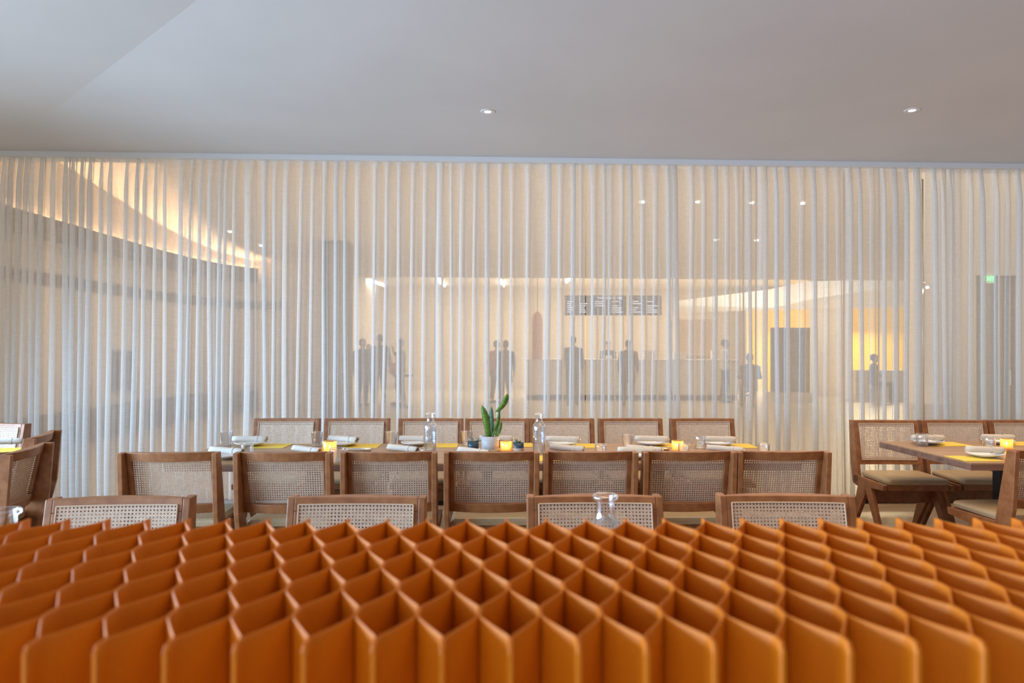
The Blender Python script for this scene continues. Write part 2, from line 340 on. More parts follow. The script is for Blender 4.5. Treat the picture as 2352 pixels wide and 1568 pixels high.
# ------------------------------------------------------------------ chairs
CW = .2575                                   # half outer width
def yf(z): return .150 + (z-.50)*.20          # front plane of the backrest
SAG = .012
def bend(x): return SAG*(1-(x/.2295)**2)
def curved_bar(x0, x1, z0, z1, dy0, dy1, n=14):
    rings = []
    for i in range(n+1):
        x = x0+(x1-x0)*i/n; b = bend(x)
        c = b*3.6; rings.append([(x, yf(z0)+b+dy0, z0), (x, yf(z0)+c+dy1, z0), (x, yf(z1)+c+dy1, z1), (x, yf(z1)+b+dy0, z1)])
    return MB().loft(rings)
def make_cane():
    x0, x1, z0, z1 = -.213, .213, .548, .826; nc, nr = 33, 22
    mb = MB(); idx = {}
    def P(u, v, dy=0):
        k = (round(u*64), round(v*64), dy)
        if k not in idx:
            x = x0+(x1-x0)*u/nc; z = z0+(z1-z0)*v/nr
            idx[k] = len(mb.v); mb.v.append((x, yf(z)+bend(x)-.004+dy, z))
        return idx[k]
    h = .23
    for i in range(nc):
        for j in range(nr):
            cx, cz = i+.5, j+.5
            out = [P(cx+a*.5, cz+b*.5) for a, b in ((-1,-1),(0,-1),(1,-1),(1,0),(1,1),(0,1),(-1,1),(-1,0))]
            k = .78
            inn = [P(cx+a*h, cz+b*h) for a, b in ((-k,-k),(0,-1.12),(k,-k),(1.12,0),(k,k),(0,1.12),(-k,k),(-1.12,0))]
            for q in range(8):
                mb.f.append((out[q], out[(q+1) % 8], inn[(q+1) % 8], inn[q]))
    return mb
CANE = None
def make_chair():
    t = empty('cane_chair')
    # cushion
    rings = []
    for z, ins in ((.425, .012), (.430, .003), (.450, 0), (.463, .006), (.470, .022), (.4725, .06)):
        hw, y0, y1 = .228-ins, -.245+ins, .155-ins*.6; r = .03; ring = []
        for (cx_, cy_, a0) in ((hw-r, y1-r, 0), (-hw+r, y1-r, 90), (-hw+r, y0+r, 180), (hw-r, y0+r, 270)):
            for a in (0, 30, 60, 90):
                an = math.radians(a0+a); ring.append((cx_+r*math.cos(an), cy_+r*math.sin(an), z))
        rings.append(ring)
    MB().loft(rings).build('seat', leather, t, smooth=False, bevel=.003)
    # seat frame under the cushion
    fr = MB()
    fr.box(-.215, .215, -.235, -.205, .385, .425).box(-.215, .215, .10, .13, .385, .425)
    fr.box(-.2, .2, -.22, .12, .415, .425)
    fr.build('seat_frame', chairwood, t, bevel=.002)
    for s in (-1, 1):
        xo, xi = s*CW, s*(CW-.028)
        a, b = min(xo, xi), max(xo, xi)
        MB().prism([(-.240, .425), (-.235, .385), (-.10, .372), (.12, .362), (.165, .355), (.215, .37), (.205, .43)], 'x', a+.0005*0, b).build('side_rail', chairwood, t, bevel=.003)
        # back post, leaning backwards
        MB().prism([(.13, .395), (.15, .345), (.225, .36), (.262, .52), (.285, .849), (.2205, .850), (.150, .50)], 'x', a, b).build('back_post', chairwood, t, bevel=.004)
        # the two legs of the inverted V
        xa_, xb_ = (a, b)
        MB().prism([(-.055, .375), (.045, .375), (-.175, 0), (-.225, 0)], 'x', xa_-.0, xb_).build('leg', chairwood, t, bevel=.003)
        MB().prism([(.045, .375), (.135, .366), (.275, 0), (.225, 0), (.03, .30)], 'x', xa_+.0, xb_).build('leg', chairwood, t, bevel=.003)
    MB().box(-.232, .232, -.005, .025, .25, .36).build('stretcher', chairwood, t, bevel=.003)
    bf = MB()
    for m_ in (curved_bar(-.2295, .2295, .802, .850, 0, .022), curved_bar(-.2295, .2295, .512, .560, 0, .022)): bf.add(m_.v, m_.f)
    for s in (-1, 1):
        q = MB(); z0, z1 = .56, .802; xo, xi = s*.2295, s*.205
        rings = []
        for z in (z0, z1):
            rings.append([(xo, yf(z)+bend(xo), z), (xi, yf(z)+bend(xi), z), (xi, yf(z)+bend(xi)+.022, z), (xo, yf(z)+bend(xo)+.022, z)])
        bf.loft(rings)
    fo = bf.build('back_frame', chairwood, t, bevel=.0025)
    make_cane().build('cane_panel', cane, t)
    pb = MB()
    def bead(pts): pb.tube(pts, .0028, 6)
    for z in (.548, .826): bead([(x, yf(z)+bend(x)-.005, z) for x in [(-.213+.426*i/12) for i in range(13)]])
    for x in (-.213, .213): bead([(x, yf(z)+bend(x)-.005, z) for z in (.548, .64, .73, .826)])
    pb.build('cane_bead', pipem, t)
    return t
def chair(x, y, rz, label, group):
    o = place('chair', make_chair, (x, y, 0), rz); return tag(o, label, 'chair', group)
YA, YB, YCc = 5.49, 3.69, 2.62
BT = .285 - .02
rowA = [(588,736,'cane chair facing the camera across the long table, at its left end behind the tumblers'),
        (749,895,'second cane chair from the left on the curtain side of the long table'),
        (918,1063,'cane chair on the curtain side of the long table behind the left carafe'),
        (1070,1214,'cane chair on the curtain side of the long table directly behind the snake plant'),
        (1217,1363,'cane chair on the curtain side of the long table behind the right carafe'),
        (1374,1518,'cane chair on the curtain side of the long table, second from its right end'),
        (1536,1684,'cane chair on the curtain side of the long table, at its right end')]
for i, (a, b, l) in enumerate(rowA):
    chair(xat((a+b)/2, YA, 960), YA-BT, 0, l, 'chairs on the curtain side of the long table')
rowB = [(278,487,'cane chair from behind at the left end of the long table, curtain showing through'),
        (540,758,'cane chair seen from behind, second from the left along the long table'),
        (785,1000,'cane chair seen from behind, third from the left along the long table'),
        (1023,1238,'cane chair seen from behind in front of the snake plant and candle'),
        (1250,1465,'cane chair seen from behind, third from the right along the long table'),
        (1476,1692,'cane chair seen from behind, touching the rightmost chair of its row'),
        (1697,1907,'rightmost cane chair seen from behind along the long table, below the low glass')]
for i, (a, b, l) in enumerate(rowB):
    chair(xat((a+b)/2, YB, 1040), YB+BT, PI + (.035 if i == 0 else (-.01 if i == 6 else rr.uniform(-.012, .012))), l, 'chairs on the near side of the long table')
rowC = [(138,450,0.05,'nearest row cane chair at the far left, greyish daylight on its top rail'),
        (668,975,-.02,'nearest row cane chair, second from the left, just above the orange divider'),
        (1205,1518,-.01,'nearest row cane chair behind the large clear carafe neck'),
        (1643,1938,-.05,'nearest row cane chair at the right, above the orange divider')]
for i, (a, b, r_, l) in enumerate(rowC):
    chair(xat((a+b)/2, YCc, 1135), YCc-BT, r_, l, 'front row chairs beside the orange divider')
for (a, b, l) in [(1950,2096,'cane chair with its seat and splayed legs in view, left of the right-hand table'),
                  (2105,2254,'cane chair behind the water glass on the right-hand table'),
                  (2257,2404,'cane chair cut by the right picture edge behind the right-hand table')]:
    chair(xat((a+b)/2, 5.36, 960), 5.36-BT, -.05, l, 'chairs at the right-hand table')
chair(xat(2418, 3.72, 1035), 3.72+BT, PI+.06, 'cane chair from behind at the right picture edge, near side of that table', 'chairs at the right-hand table')
# ------------------------------------------------------------------ tables
TZ = .74
def table(name, x0, x1, y0, y1, legs, label):
    t = empty(name, ((x0+x1)/2, (y0+y1)/2, 0)); cx_, cy_ = (x0+x1)/2, (y0+y1)/2
    MB().box(x0-cx_, x1-cx_, y0-cy_, y1-cy_, TZ-.008, TZ).build('tabletop', tablewood, t)
    MB().box(x0-cx_, x1-cx_, y0-cy_, y1-cy_, TZ-.045, TZ-.008).build('tabletop_edge', edgewood, t)
    for lx in legs:
        MB().box(lx-cx_-.035, lx-cx_+.035, -.035, .035, .02, TZ-.06).build('pedestal', blackm, t)
        MB().box(lx-cx_-.25, lx-cx_+.25, -.05, .05, TZ-.06, TZ-.045).box(lx-cx_-.05, lx-cx_+.05, -.3, .3, TZ-.06, TZ-.045).build('top_plate', blackm, t)
        MB().box(lx-cx_-.28, lx-cx_+.28, -.035, .035, 0, .02).box(lx-cx_-.035, lx-cx_+.035, -.3, .3, 0, .02).build('foot_plate', blackm, t, bevel=.004)
    return tag(t, label, 'table')
TY0, TY1 = 3.99, 4.82
tx0, tx1 = onz(505, 1020, TZ).x, onz(1722, 1019, TZ).x
table('dining_table', tx0, tx1, TY0, TY1, [tx0+.75, (tx0+tx1)/2, tx1-.75], 'long brown wooden table set for fourteen in front of the curtains')
rx0 = onz(2020, 1013, TZ).x
table('dining_table', rx0, rx0+2.4, onz(2222, 1063, TZ).y, onz(2020, 1013, TZ).y, [rx0+.55, rx0+1.8], 'wooden table with a black pedestal at the right picture edge')
lx1 = onz(66, 1024, TZ).x
table('dining_table', lx1-1.5, lx1, 3.75, 4.6, [lx1-.7], 'wooden table corner at the left picture edge below the bluish curtain')
table('dining_table', -3.2, 2.6, 1.44, 2.2, [-2.4, -.4, 1.8], 'long wooden table hidden behind the orange divider, holding the two near carafes')
# left table chairs
def chair_at(px, py, y, rz, l):
    p = ony(px, py, y); return chair(p.x, p.y, rz, l, 'chairs at the left-hand table')
c = ony(28, 980, 5.2); chair(-3.64, 4.88, -.10, 'cane chair with pale daylit webbing at the far left behind the table corner', 'chairs at the left-hand table')
LZ = math.radians(180+52)
chair(-2.793, 3.82, math.radians(-79.5), 'sideways cane chair at the left edge, the nearer of its pair', 'chairs at the left-hand table')
chair(-3.10, 4.42, math.radians(-74), 'sideways cane chair at the left edge, mostly hidden behind its nearer twin', 'chairs at the left-hand table')
# ------------------------------------------------------------------ tableware
def make_plate():
    t = empty('plate'); MB().lathe([(0, .004), (.055, .004), (.062, .007), (.098, .020), (.104, .0245), (.102, .0265), (.094, .022), (.06, .0105), (0, .009)], n=36).build('dish', china, t, smooth=True)
    return t
def make_napkin():
    t = empty('napkin_roll')
    rings = []; n = 16
    for k, (x, r, wv) in enumerate([(-.115, .010, 0), (-.11, .0185, .2), (-.08, .0205, .5), (-.04, .021, .1), (0, .0205, .7), (.03, .0195, .3), (.07, .0215, .9), (.105, .0205, .2), (.112, .018, 0), (.108, .012, 0), (.09, .008, 0)]):
        rings.append([(x + .004*math.sin(3*a+wv), r*math.cos(a)*(1.12+.06*math.sin(2*a+wv*5)), .021+r*.95*math.sin(a)) for a in [2*PI*i/n for i in range(n)]])
    MB().loft(rings).build('linen', napkinm, t, smooth=True)
    MB().lathe([(.0135, 0), (.014, .004)], n=12).build('cutlery_handles', steel, t) if False else None
    q = MB()
    for dz, dy in ((.018, -.006), (.024, .005), (.020, .0)):
        q.tube([(.085, dy, dz), (.120, dy*1.3, dz)], [.0025, .0035], 6)
    q.build('cutlery_ends', steel, t)
    sp = MB(); ring = []
    for x in (.035, .052):
        ring.append([(x, .0222*math.cos(2*PI*i/16)*1.12, .021+.0216*math.sin(2*PI*i/16)) for i in range(16)])
    sp.loft(ring, cap=False).build('linen_fold', napkinm, t, smooth=True)
    return t
def make_menu():
    t = empty('menu_sheet'); MB().box(-.118, .118, -.10, .10, 0, .0022).build('paper', yellowp, t); return t
def lathe_glass(name, prof, m=glass, n=28):
    t = empty(name); MB().lathe(prof, n=n).build('glass_body', m, t, smooth=True); return t
def make_tall():
    return lathe_glass('tumbler', [(0, .001), (.029, .001), (.031, .004), (.041, .094), (.0425, .0955), (.040, .094), (.030, .012), (0, .011)])
def make_low():
    return lathe_glass('low_glass', [(0, .001), (.036, .001), (.038, .004), (.0385, .05), (.040, .0615), (.0375, .060), (.0355, .010), (0, .009)])
def make_water():
    t = lathe_glass('water_glass', [(0, .001), (.034, .001), (.0385, .006), (.0395, .083), (.0385, .085), (.037, .083), (.035, .014), (0, .013)])
    MB().lathe([(0, .0135), (.0345, .0135), (.0362, .05), (0, .05)], n=24).build('water', waterg, t, smooth=True); return t
def make_carafe():
    t = empty('carafe')
    MB().lathe([(0, .001), (.036, .001), (.0410, .006), (.0415, .165), (.0385, .178), (.030, .190), (.0245, .199), (.0235, .212), (.0235, .236), (.0270, .240), (.0325, .243), (.0330, .250), (.0300, .254), (.0235, .253),
                (.0215, .246), (.0215, .212), (.0225, .198), (.0285, .187), (.037, .174), (.0395, .163), (.0390, .010), (0, .009)], n=36).build('glass_body', glass, t, smooth=True)
    MB().lathe([(.0395, .0095), (.0393, .0100)], n=8)
    MB().lathe([(0, .0105), (.0375, .0105), (.0380, .150), (0, .150)], n=30).build('water', waterg, t, smooth=True)
    return t
def make_candle():
    t = empty('candle_holder')
    MB().lathe([(0, .001), (.034, .001), (.037, .005), (.038, .068), (.036, .070), (.0345, .068), (.033, .010), (0, .009)], n=26).build('glass_cup', amberglass, t, smooth=True)
    MB().lathe([(0, .0105), (.022, .0105), (.022, .026), (0, .026)], n=18).build('candle', wax, t, smooth=False)
    MB().lathe([(0, .027), (.0045, .031), (.0055, .037), (.003, .046), (0, .053)], n=12).build('flame', flame, t, smooth=True)
    l = bpy.data.lights.new('candle_light', 'POINT'); l.energy = .24; l.color = (1, .62, .30); l.shadow_soft_size = .008
    lo = bpy.data.objects.new('candle_light', l); lo.location = (0, 0, .060); COL.objects.link(lo); lo.parent = t
    return t
def make_cutlery():
    t = empty('silver_tongs'); q = MB()
    q.tube([(-.10, 0, .012), (-.06, .002, .010), (0, .004, .009), (.07, .004, .009)], [.0045, .005, .007, .010], 8).tube([(-.10, .01, .014), (-.05, .018, .012), (.07, .014, .012)], [.004, .005, .009], 8)
    q.build('arms', steel, t, smooth=True)
    MB().lathe([(.006, .004), (.010, .008), (.010, .018), (.006, .022)], c=(-.105, .004, 0), n=14).build('hinge_ring', steel, t, smooth=True)
    return t
Z0 = TZ+.0005
def put(key, mk, px, py, label, cat, group, rz=0, dz=0, sc=None):
    p = onz(px, py, TZ); o = place(key, mk, (p.x, p.y, Z0+dz), rz, sc); return tag(o, label, cat, group)
G1 = 'yellow menus on the tables'; G2 = 'rolled napkins'; G3 = 'white plates'; G4 = 'glasses on the tables'; G5 = 'lit candle holders'
def setting(px, py, rz, mdx, where, mdy=0, wh2=None):
    p = onz(px, py, TZ)
    o = place('menu', make_menu, (p.x+mdx, p.y+mdy, Z0), rr.uniform(-.05, .05)); tag(o, 'yellow menu under the plate '+where, 'menu', G1)
    o = place('plate', make_plate, (p.x, p.y, Z0+.0024), 0); tag(o, 'white plate '+where, 'plate', G3)
    o = place('napkin', make_napkin, (p.x-.0, p.y, Z0+.0275), rz); o.rotation_euler = (0, .012, rz); tag(o, 'rolled napkin on the plate '+where, 'napkin', G2)
setting(574, 1024, .06, .14, 'at the far left end of the long table')
setting(788, 1024, -.35, .13, 'behind the glowing square candle on the long table')
setting(955, 1023, -.05, .17, 'just left of the left carafe')
setting(1293, 1024, -.12, .13, 'just right of the right carafe')
setting(1497, 1023, -.08, .13, 'second from the right end of the long table')
setting(1652, 1024, -.02, .12, 'at the far right end of the long table')
setting(1140, 1022, .0, .13, 'hidden behind the large grey plant pot')
setting(2131, 1020, -.02, .14, 'behind the left glass of the right-hand table')
setting(2292, 1019, -.02, .15, 'at the back right of the right-hand table')
def near_setting(px, py, rz, label, tilt=.03):
    p = onz(px, py, TZ); o = place('napkin', make_napkin, (p.x, p.y, Z0+.001), rz); o.rotation_euler = (0, tilt, rz); return tag(o, label, 'napkin', G2)
# near side place settings
for (px, py, rz, wh) in [(520, 1053, -.25, 'at the near left corner of the long table'), (1462, 1052, 0, 'glimpsed between two near chairs right of centre'), (2262, 1050, -.08, 'on the near side of the right-hand table')]:
    p = onz(px, py, TZ); o = place('plate', make_plate, (p.x, p.y, Z0+.0024), 0); tag(o, 'white plate '+wh, 'plate', G3)
    o = place('napkin', make_napkin, (p.x, p.y, Z0+.0275), rz); o.rotation_euler = (0, .03, rz); tag(o, 'rolled napkin on the plate '+wh, 'napkin', G2)
near_setting(704, 1040, -.5, 'rolled napkin lying left of the square candle on the near side of the long table')
near_setting(925, 1037, -.45, 'rolled napkin lying on the wood left of the left carafe')
near_setting(1088, 1044, -.5, 'rolled napkin slanting below the large grey plant pot')
near_setting(1302, 1036, -.3, 'rolled napkin with a spoon showing, right of the right carafe')
near_setting(1480, 1038, -.35, 'rolled napkin in front of the cutlery, near side of the long table')
near_setting(1665, 1038, -.35, 'rolled napkin on the near side by the right end of the long table')
for (px, py, dx, l) in [(1244, 1053, 0, 'yellow menu seen between two near chairs below the right carafe'), (2236, 1053, 0, 'yellow menu on the near left corner of the right-hand table')]:
    p = onz(px, py, TZ); o = place('menu', make_menu, (p.x+dx, p.y, Z0), 0); tag(o, l, 'menu', G1)
put('tall', make_tall, 520, 1023, 'empty clear tumbler at the far left end of the long table', 'glass', G4)
put('tall', make_tall, 728, 1024, 'clear tumbler between the two leftmost far chairs', 'glass', G4)
put('tall', make_tall, 900, 1023, 'clear tumbler left of the left carafe by a chair post', 'glass', G4)
put('tall', make_tall, 1073, 1022, 'clear tumbler behind the left succulent pot', 'glass', G4)
put('tall', make_tall, 1441, 1029, 'clear tumbler right of the yellow menu on the long table', 'glass', G4, sc=.95)
put('water', make_water, 1608, 1029, 'water glass beside the rightmost plate of the long table', 'glass', G4)
put('low', make_low, 567, 1041, 'low clear glass in front of the leftmost far plate', 'glass', G4)
put('low', make_low, 978, 1052, 'low clear glass beside the left carafe', 'glass', G4)
put('low', make_low, 1380, 1042, 'low clear glass behind a near chair top right of the yellow menu', 'glass', G4)
put('low', make_low, 1571, 1041, 'low clear glass next to the right candle on the long table', 'glass', G4)
put('low', make_low, 1754, 1039, 'low clear glass alone at the right end of the long table', 'glass', G4)
put('low', make_low, 777, 1060, 'square-looking low glass in front of the left candle, near table edge', 'glass', G4, sc=1.3)
put('water', make_water, 2118, 1024, 'water glass at the left of the right-hand table', 'glass', G4)
put('water', make_water, 2272, 1030, 'water glass beside the amber candle on the right-hand table', 'glass', G4)
put('carafe', make_carafe, 988, 1038, 'tall clear carafe on the long table left of the plants', 'carafe', 'clear carafes', rz=.2)
put('carafe', make_carafe, 1238, 1039, 'tall clear carafe on the long table right of the plants', 'carafe', 'clear carafes')
p = ony(1390, 1145, 1.86); tag(place('carafe', make_carafe, (p.x, 1.86, Z0), 0, 1.07), 'large clear carafe neck rising above the orange divider', 'carafe', 'clear carafes')
p = ony(12, 1160, 1.72); tag(place('carafe', make_carafe, (p.x, 1.72, Z0), 0, 1.07), 'clear carafe lip at the far left picture edge above the divider', 'carafe', 'clear carafes')
put('candle', make_candle, 1162, 1037, 'lit candle cup beside the large grey plant pot', 'candle', G5)
put('candle', make_candle, 757, 1042, 'tall glowing candle cup at the left part of the long table', 'candle', G5, sc=1.15)
put('candle', make_candle, 1556, 1036, 'lit candle cup at the right part of the long table', 'candle', G5)
put('candle', make_candle, 2312, 1031, 'amber candle cup on the right-hand table', 'candle', G5)
put('cutlery', make_cutlery, 827, 1036, 'shiny silver cutlery on the long table by the second yellow menu', 'cutlery', 'silver cutlery', rz=-.08)
put('cutlery', make_cutlery, 1512, 1034, 'shiny silver cutlery left of the right candle on the long table', 'cutlery', 'silver cutlery', rz=-.12)
# left table
pm = onz(20, 1034, TZ); tag(place('menu', make_menu, (pm.x-.05, pm.y, Z0), .25), 'yellow menu on the left-hand table', 'menu', G1)
pm = onz(8, 1022, TZ); tag(place('napkin', make_napkin, (pm.x, pm.y, Z0+.004), .3), 'brownish rolled napkin on the left-hand table', 'napkin', G2)
# plants
def blade(base, tip, width, bend_, twist, n=10, thick=.003):
    base = Vector(base); tip = Vector(tip); ax = (tip-base); side = Vector((math.cos(twist), math.sin(twist), 0)); out = ax.cross(side).normalized()
    rings = []
    for i in range(n+1):
        t = i/n; c = base + ax*t + Vector(bend_)*math.sin(PI*t); wd = width*(.38+.62*math.sin(PI*min(1, .12+t*.80)))*(1 if t < .78 else max(.03, math.sqrt(max(0, 1-((t-.78)/.22)**2))))
        rings.append([c-side*wd, c-side*wd*.4+out*(-.25*wd)-out*thick, c+side*wd*.4+out*(-.25*wd)-out*thick, c+side*wd, c+side*wd*.4-out*.25*wd+out*thick, c-side*wd*.4-out*.25*wd+out*thick])
    return MB().loft(rings)
pp = onz(1126, 1035, TZ)
t = empty('snake_plant', (pp.x, pp.y, Z0)); tag(t, 'snake plant with upright green leaves in a ribbed grey pot', 'plant')
MB().lathe([(0, .001), (.045, .001), (.054, .008), (.0575, .04), (.0575, .098), (.0545, .098), (.053, .088), (0, .088)], n=48).build('pot', potm, t, smooth=True)
MB().lathe([(0, .0), (.062, .0), (.066, .010), (.064, .0125), (.056, .008), (0, .006)], n=36).build('saucer', palepot, t, smooth=True)
MB().lathe([(0, .0885), (.053, .0885), (0, .092)], n=24).build('soil', soil, t)
for (b_, tp, wd, bn, tw, m_) in [((-.012, 0, .085), (-.055, .0, .298), .025, (.010, 0, 0), .1, leafm), ((.008, .005, .085), (.006, .0, .292), .0155, (0, 0, 0), -.1, leafblue),
                                 ((.012, -.005, .085), (.062, 0, .300), .0095, (.010, 0, 0), .2, leafm), ((.044, 0, .255), (.112, 0, .375), .0225, (.008, 0, -.010), .3, leafm),
                                 ((.042, .0, .085), (.070, .0, .195), .0155, (.002, 0, 0), -.3, leafm), ((.045, .012, .085), (.064, .012, .235), .009, (-.006, 0, 0), .1, leafblue),
                                 ((.044, -.01, .085), (.03, -.02, .185), .005, (-.01, 0, 0), .1, leafm)]:
    q = blade(b_, tp, wd, bn, tw); q.build('leaf', m_, t, smooth=True)
def rosette(t, n, r, z, m_, m2=None):
    for k in range(n):
        a = k*2.4; L_ = r*(.55+.45*rr.random()); el = .25+.9*rr.random()
        q = MB().tube([(0, 0, z), (math.cos(a)*L_*.5, math.sin(a)*L_*.5, z+.012*el*1.2), (math.cos(a)*L_, math.sin(a)*L_, z+.030*el)], [.004, .0065, .001], 6)
        q.build('leaf', m2 if (m2 and k % 2) else m_, t, smooth=True)
pp = onz(1087, 1031, TZ); t = empty('succulent', (pp.x, pp.y, Z0)); tag(t, 'spiky succulent in a small blue pot left of the large pot', 'plant')
MB().lathe([(0, .0), (.032, .0), (.0365, .006), (.037, .052), (.0345, .052), (.033, .045), (0, .045)], n=30).build('pot', bluepot, t, smooth=True)
rosette(t, 18, .055, .045, succm, succm2)
pp = onz(1190, 1037, TZ); t = empty('succulent', (pp.x, pp.y, Z0)); tag(t, 'tiny succulent in a two-tone blue and white pot right of the candle', 'plant')
MB().lathe([(0, .0), (.033, .0), (.0365, .004), (.037, .026)], n=30).build('pot_base', palepot, t, smooth=True)
MB().lathe([(.0372, .026), (.0376, .058), (.035, .058), (.034, .05), (0, .05)], n=30).build('pot', bluepot, t, smooth=True)
rosette(t, 7, .03, .05, succm)
pp = onz(1150, 1027, TZ); t = tag(MB().box(-.012, .012, -.008, .008, 0, .052).build('wooden_marker', craft, None, bevel=.002, loc=(pp.x, pp.y, Z0)), 'small brown wooden table marker behind the candle cup', 'marker')
# ------------------------------------------------------------------ orange honeycomb divider
DT = .30; TOP = HC-DT; PX = .232*DT; PY = .28*DT/1.0
YB0 = 1568*DT/390.0                       # back apex row
root = empty('honeycomb_divider', (0, YB0-3*PY, 0), -.018); tag(root, 'orange felt honeycomb room divider filling the foreground', 'divider')
xo = .0102
yo = YB0-3*PY
nrow = 6
def wav(s_):
    # folded sheet: straight runs between short flats where it is glued to its neighbours
    u = s_ % 2; u = u if u <= 1 else 2-u          # 0..1..0
    a_ = .13; v = (u-a_)/(1-2*a_); v = min(1, max(0, v)); e_ = .14
    def soft(v):                                   # linear with rounded ends
        if v < e_: return v*v/(2*e_)
        if v > 1-e_: return (1-e_) - (1-v)**2/(2*e_)
        return v-e_/2
    return soft(v)/(1-e_)*2-1
T = .0011
NS = 16
for k in range(-36, 39):
    cx_ = xo + k*PX/2; sg = 1 if k % 2 else -1; rings = []
    N_ = nrow*NS
    s0_, s1_ = -.06, nrow+.10
    for i in range(N_+1):
        s_ = s0_+(s1_-s0_)*i/N_
        am = PX/4-T
        x = cx_ + sg*am*wav(s_); y = YB0-PY*s_-yo
        x2 = cx_ + sg*am*wav(s_+.01); tx, ty = x2-x, -PY*.01; l_ = math.hypot(tx, ty); nx, ny = -ty/l_, tx/l_
        fr = s1_-s_; dz = -.0012*abs(math.sin(PI*s_))
        if fr < .10: dz -= .008*(1-math.sqrt(max(0, 1-(1-fr/.10)**2)))
        z = TOP+dz
        rings.append([(x-nx*T, y-ny*T, 0), (x+nx*T, y+ny*T, 0), (x+nx*T, y+ny*T, z-.001), (x+nx*T*.4, y+ny*T*.4, z), (x-nx*T*.4, y-ny*T*.4, z), (x-nx*T, y-ny*T, z-.001)])
    o = MB().loft(rings).build('felt_sheet', felt, root)
    for p in o.data.polygons: p.use_smooth = len(p.vertices) == 4 and abs(p.normal.z) < .3
# ------------------------------------------------------------------ recessed lamps in the dining ceiling
def downlight(px, py, label):
    p = onz(px, py, CZ)
    t = empty('recessed_lamp', (p.x, p.y, CZ)); tag(t, label, 'lamp', 'recessed ceiling lamps')
    MB().lathe([(.026, -.004), (.050, -.004), (.053, 0), (.026, 0)], n=32).build('trim_ring', whitem, t, smooth=False)
    MB().lathe([(0, -.003), (.024, -.003), (.024, -.001), (0, -.001)], n=24).build('lamp_face', lampface, t)
    l = bpy.data.lights.new('lamp_beam', 'SPOT'); l.energy = 28; l.color = (1, .78, .52); l.spot_size = 1.5; l.spot_blend = .8; l.shadow_soft_size = .03
    lo = bpy.data.objects.new('lamp_beam', l); lo.location = (0, 0, -.01); COL.objects.link(lo); lo.parent = t
downlight(1120, 256, 'round recessed ceiling lamp above the middle of the long table')
downlight(2095, 253, 'round recessed ceiling lamp at the upper right')
# ------------------------------------------------------------------ the hall behind the curtains
def HY(px, D, py=800):                       # world point at camera depth D
    d = ray(px, py); v = CR @ Vector((0, 0, -1)); return Vector((0, 0, HC)) + d*(D/d.dot(v))
HZ0, HZ1, HE = 4.6, 3.17, 17.0
slab([(-9, 6.32, HZ0), (18, 6.32, HZ0), (18, HE, HZ1), (-9, HE, HZ1)], .12, 'ceiling_hall', hallm)
slab([(-9, HE, 3.6), (18, HE, 3.6), (18, 26, 3.6), (-9, 26, 3.6)], .1, 'ceiling_hall_far', hallm)
struct(MB().box(-9, 18, HE, HE+.06, HZ1+.12, 3.6).build('trim_2', hallm))
struct(MB().box(-9, 18, 25.0, 25.1, 0, 3.6).build('wall_hall_back', hallm))
# curved wall with a cove
path = [(-6.25, 6.33), (-6.25, 9), (-6.2, 12.4), (-6.1, 13.6), (-5.85, 14.7), (-5.35, 15.5), (-4.7, 15.75), (-3.75, 15.8)]
def offs(p, d):
    out = []
    for i in range(len(p)):
        a = Vector(p[max(0, i-1)]); b = Vector(p[min(len(p)-1, i+1)]); t_ = (b-a).normalized(); out.append((p[i][0]+t_.y*d, p[i][1]-t_.x*d))
    return out
def ribbon(p, z0, z1, d0, d1):
    A = offs(p, d0); B = offs(p, d1); rings = [[(a[0], a[1], z0), (b[0], b[1], z0), (b[0], b[1], z1), (a[0], a[1], z1)] for a, b in zip(A, B)]
    return MB().loft(rings)
struct(ribbon(path, 0, 4.7, -.1, 0).build('wall_hall_left', hallm))
struct(ribbon(path[:6], 2.98, 3.02, 0, .24).build('trim_3', hallm))
struct(ribbon(path[:6], 2.86, 3.17, .21, .24).build('trim_4', darkpanel))
tag(ribbon(path[:6], 3.03, 3.05, .025, .06).build('cove_light', cove), 'warm cove light strip slanting along the upper left hall wall', 'light strip')
struct(ribbon(path[:7], 2.28, 2.44, 0.0, .05).build('trim_5', greyband))
struct(ribbon(path[:6], 0, .46, 0.0, .30).build('trim_6', greyband))
a = HY(246, 9.2); b = HY(286, 9.2)
tag(MB().box(-6.19, -6.12, 11.45, 12.05, .70, 1.34).build('wall_panel', darkpanel), 'dark rectangular panel on the hall wall behind the left curtain', 'panel')
# pillar
pa = HY(746, 14.1); pb_ = HY(806, 14.1)
tag(MB().box(pa.x, pb_.x, 13.9, 14.4, 0, 3.52).build('pillar', greyw), 'grey square pillar behind the curtain left of the people', 'pillar')
struct(MB().box(HY(804, 15).x, HY(819, 15).x, 14.5, 14.65, 0, 3.58).build('wall_hall_return', hallm))
struct(MB().box(-4.0, -3.9, 15.9, 25, 0, 3.6).build('wall_hall_inner', hallm))
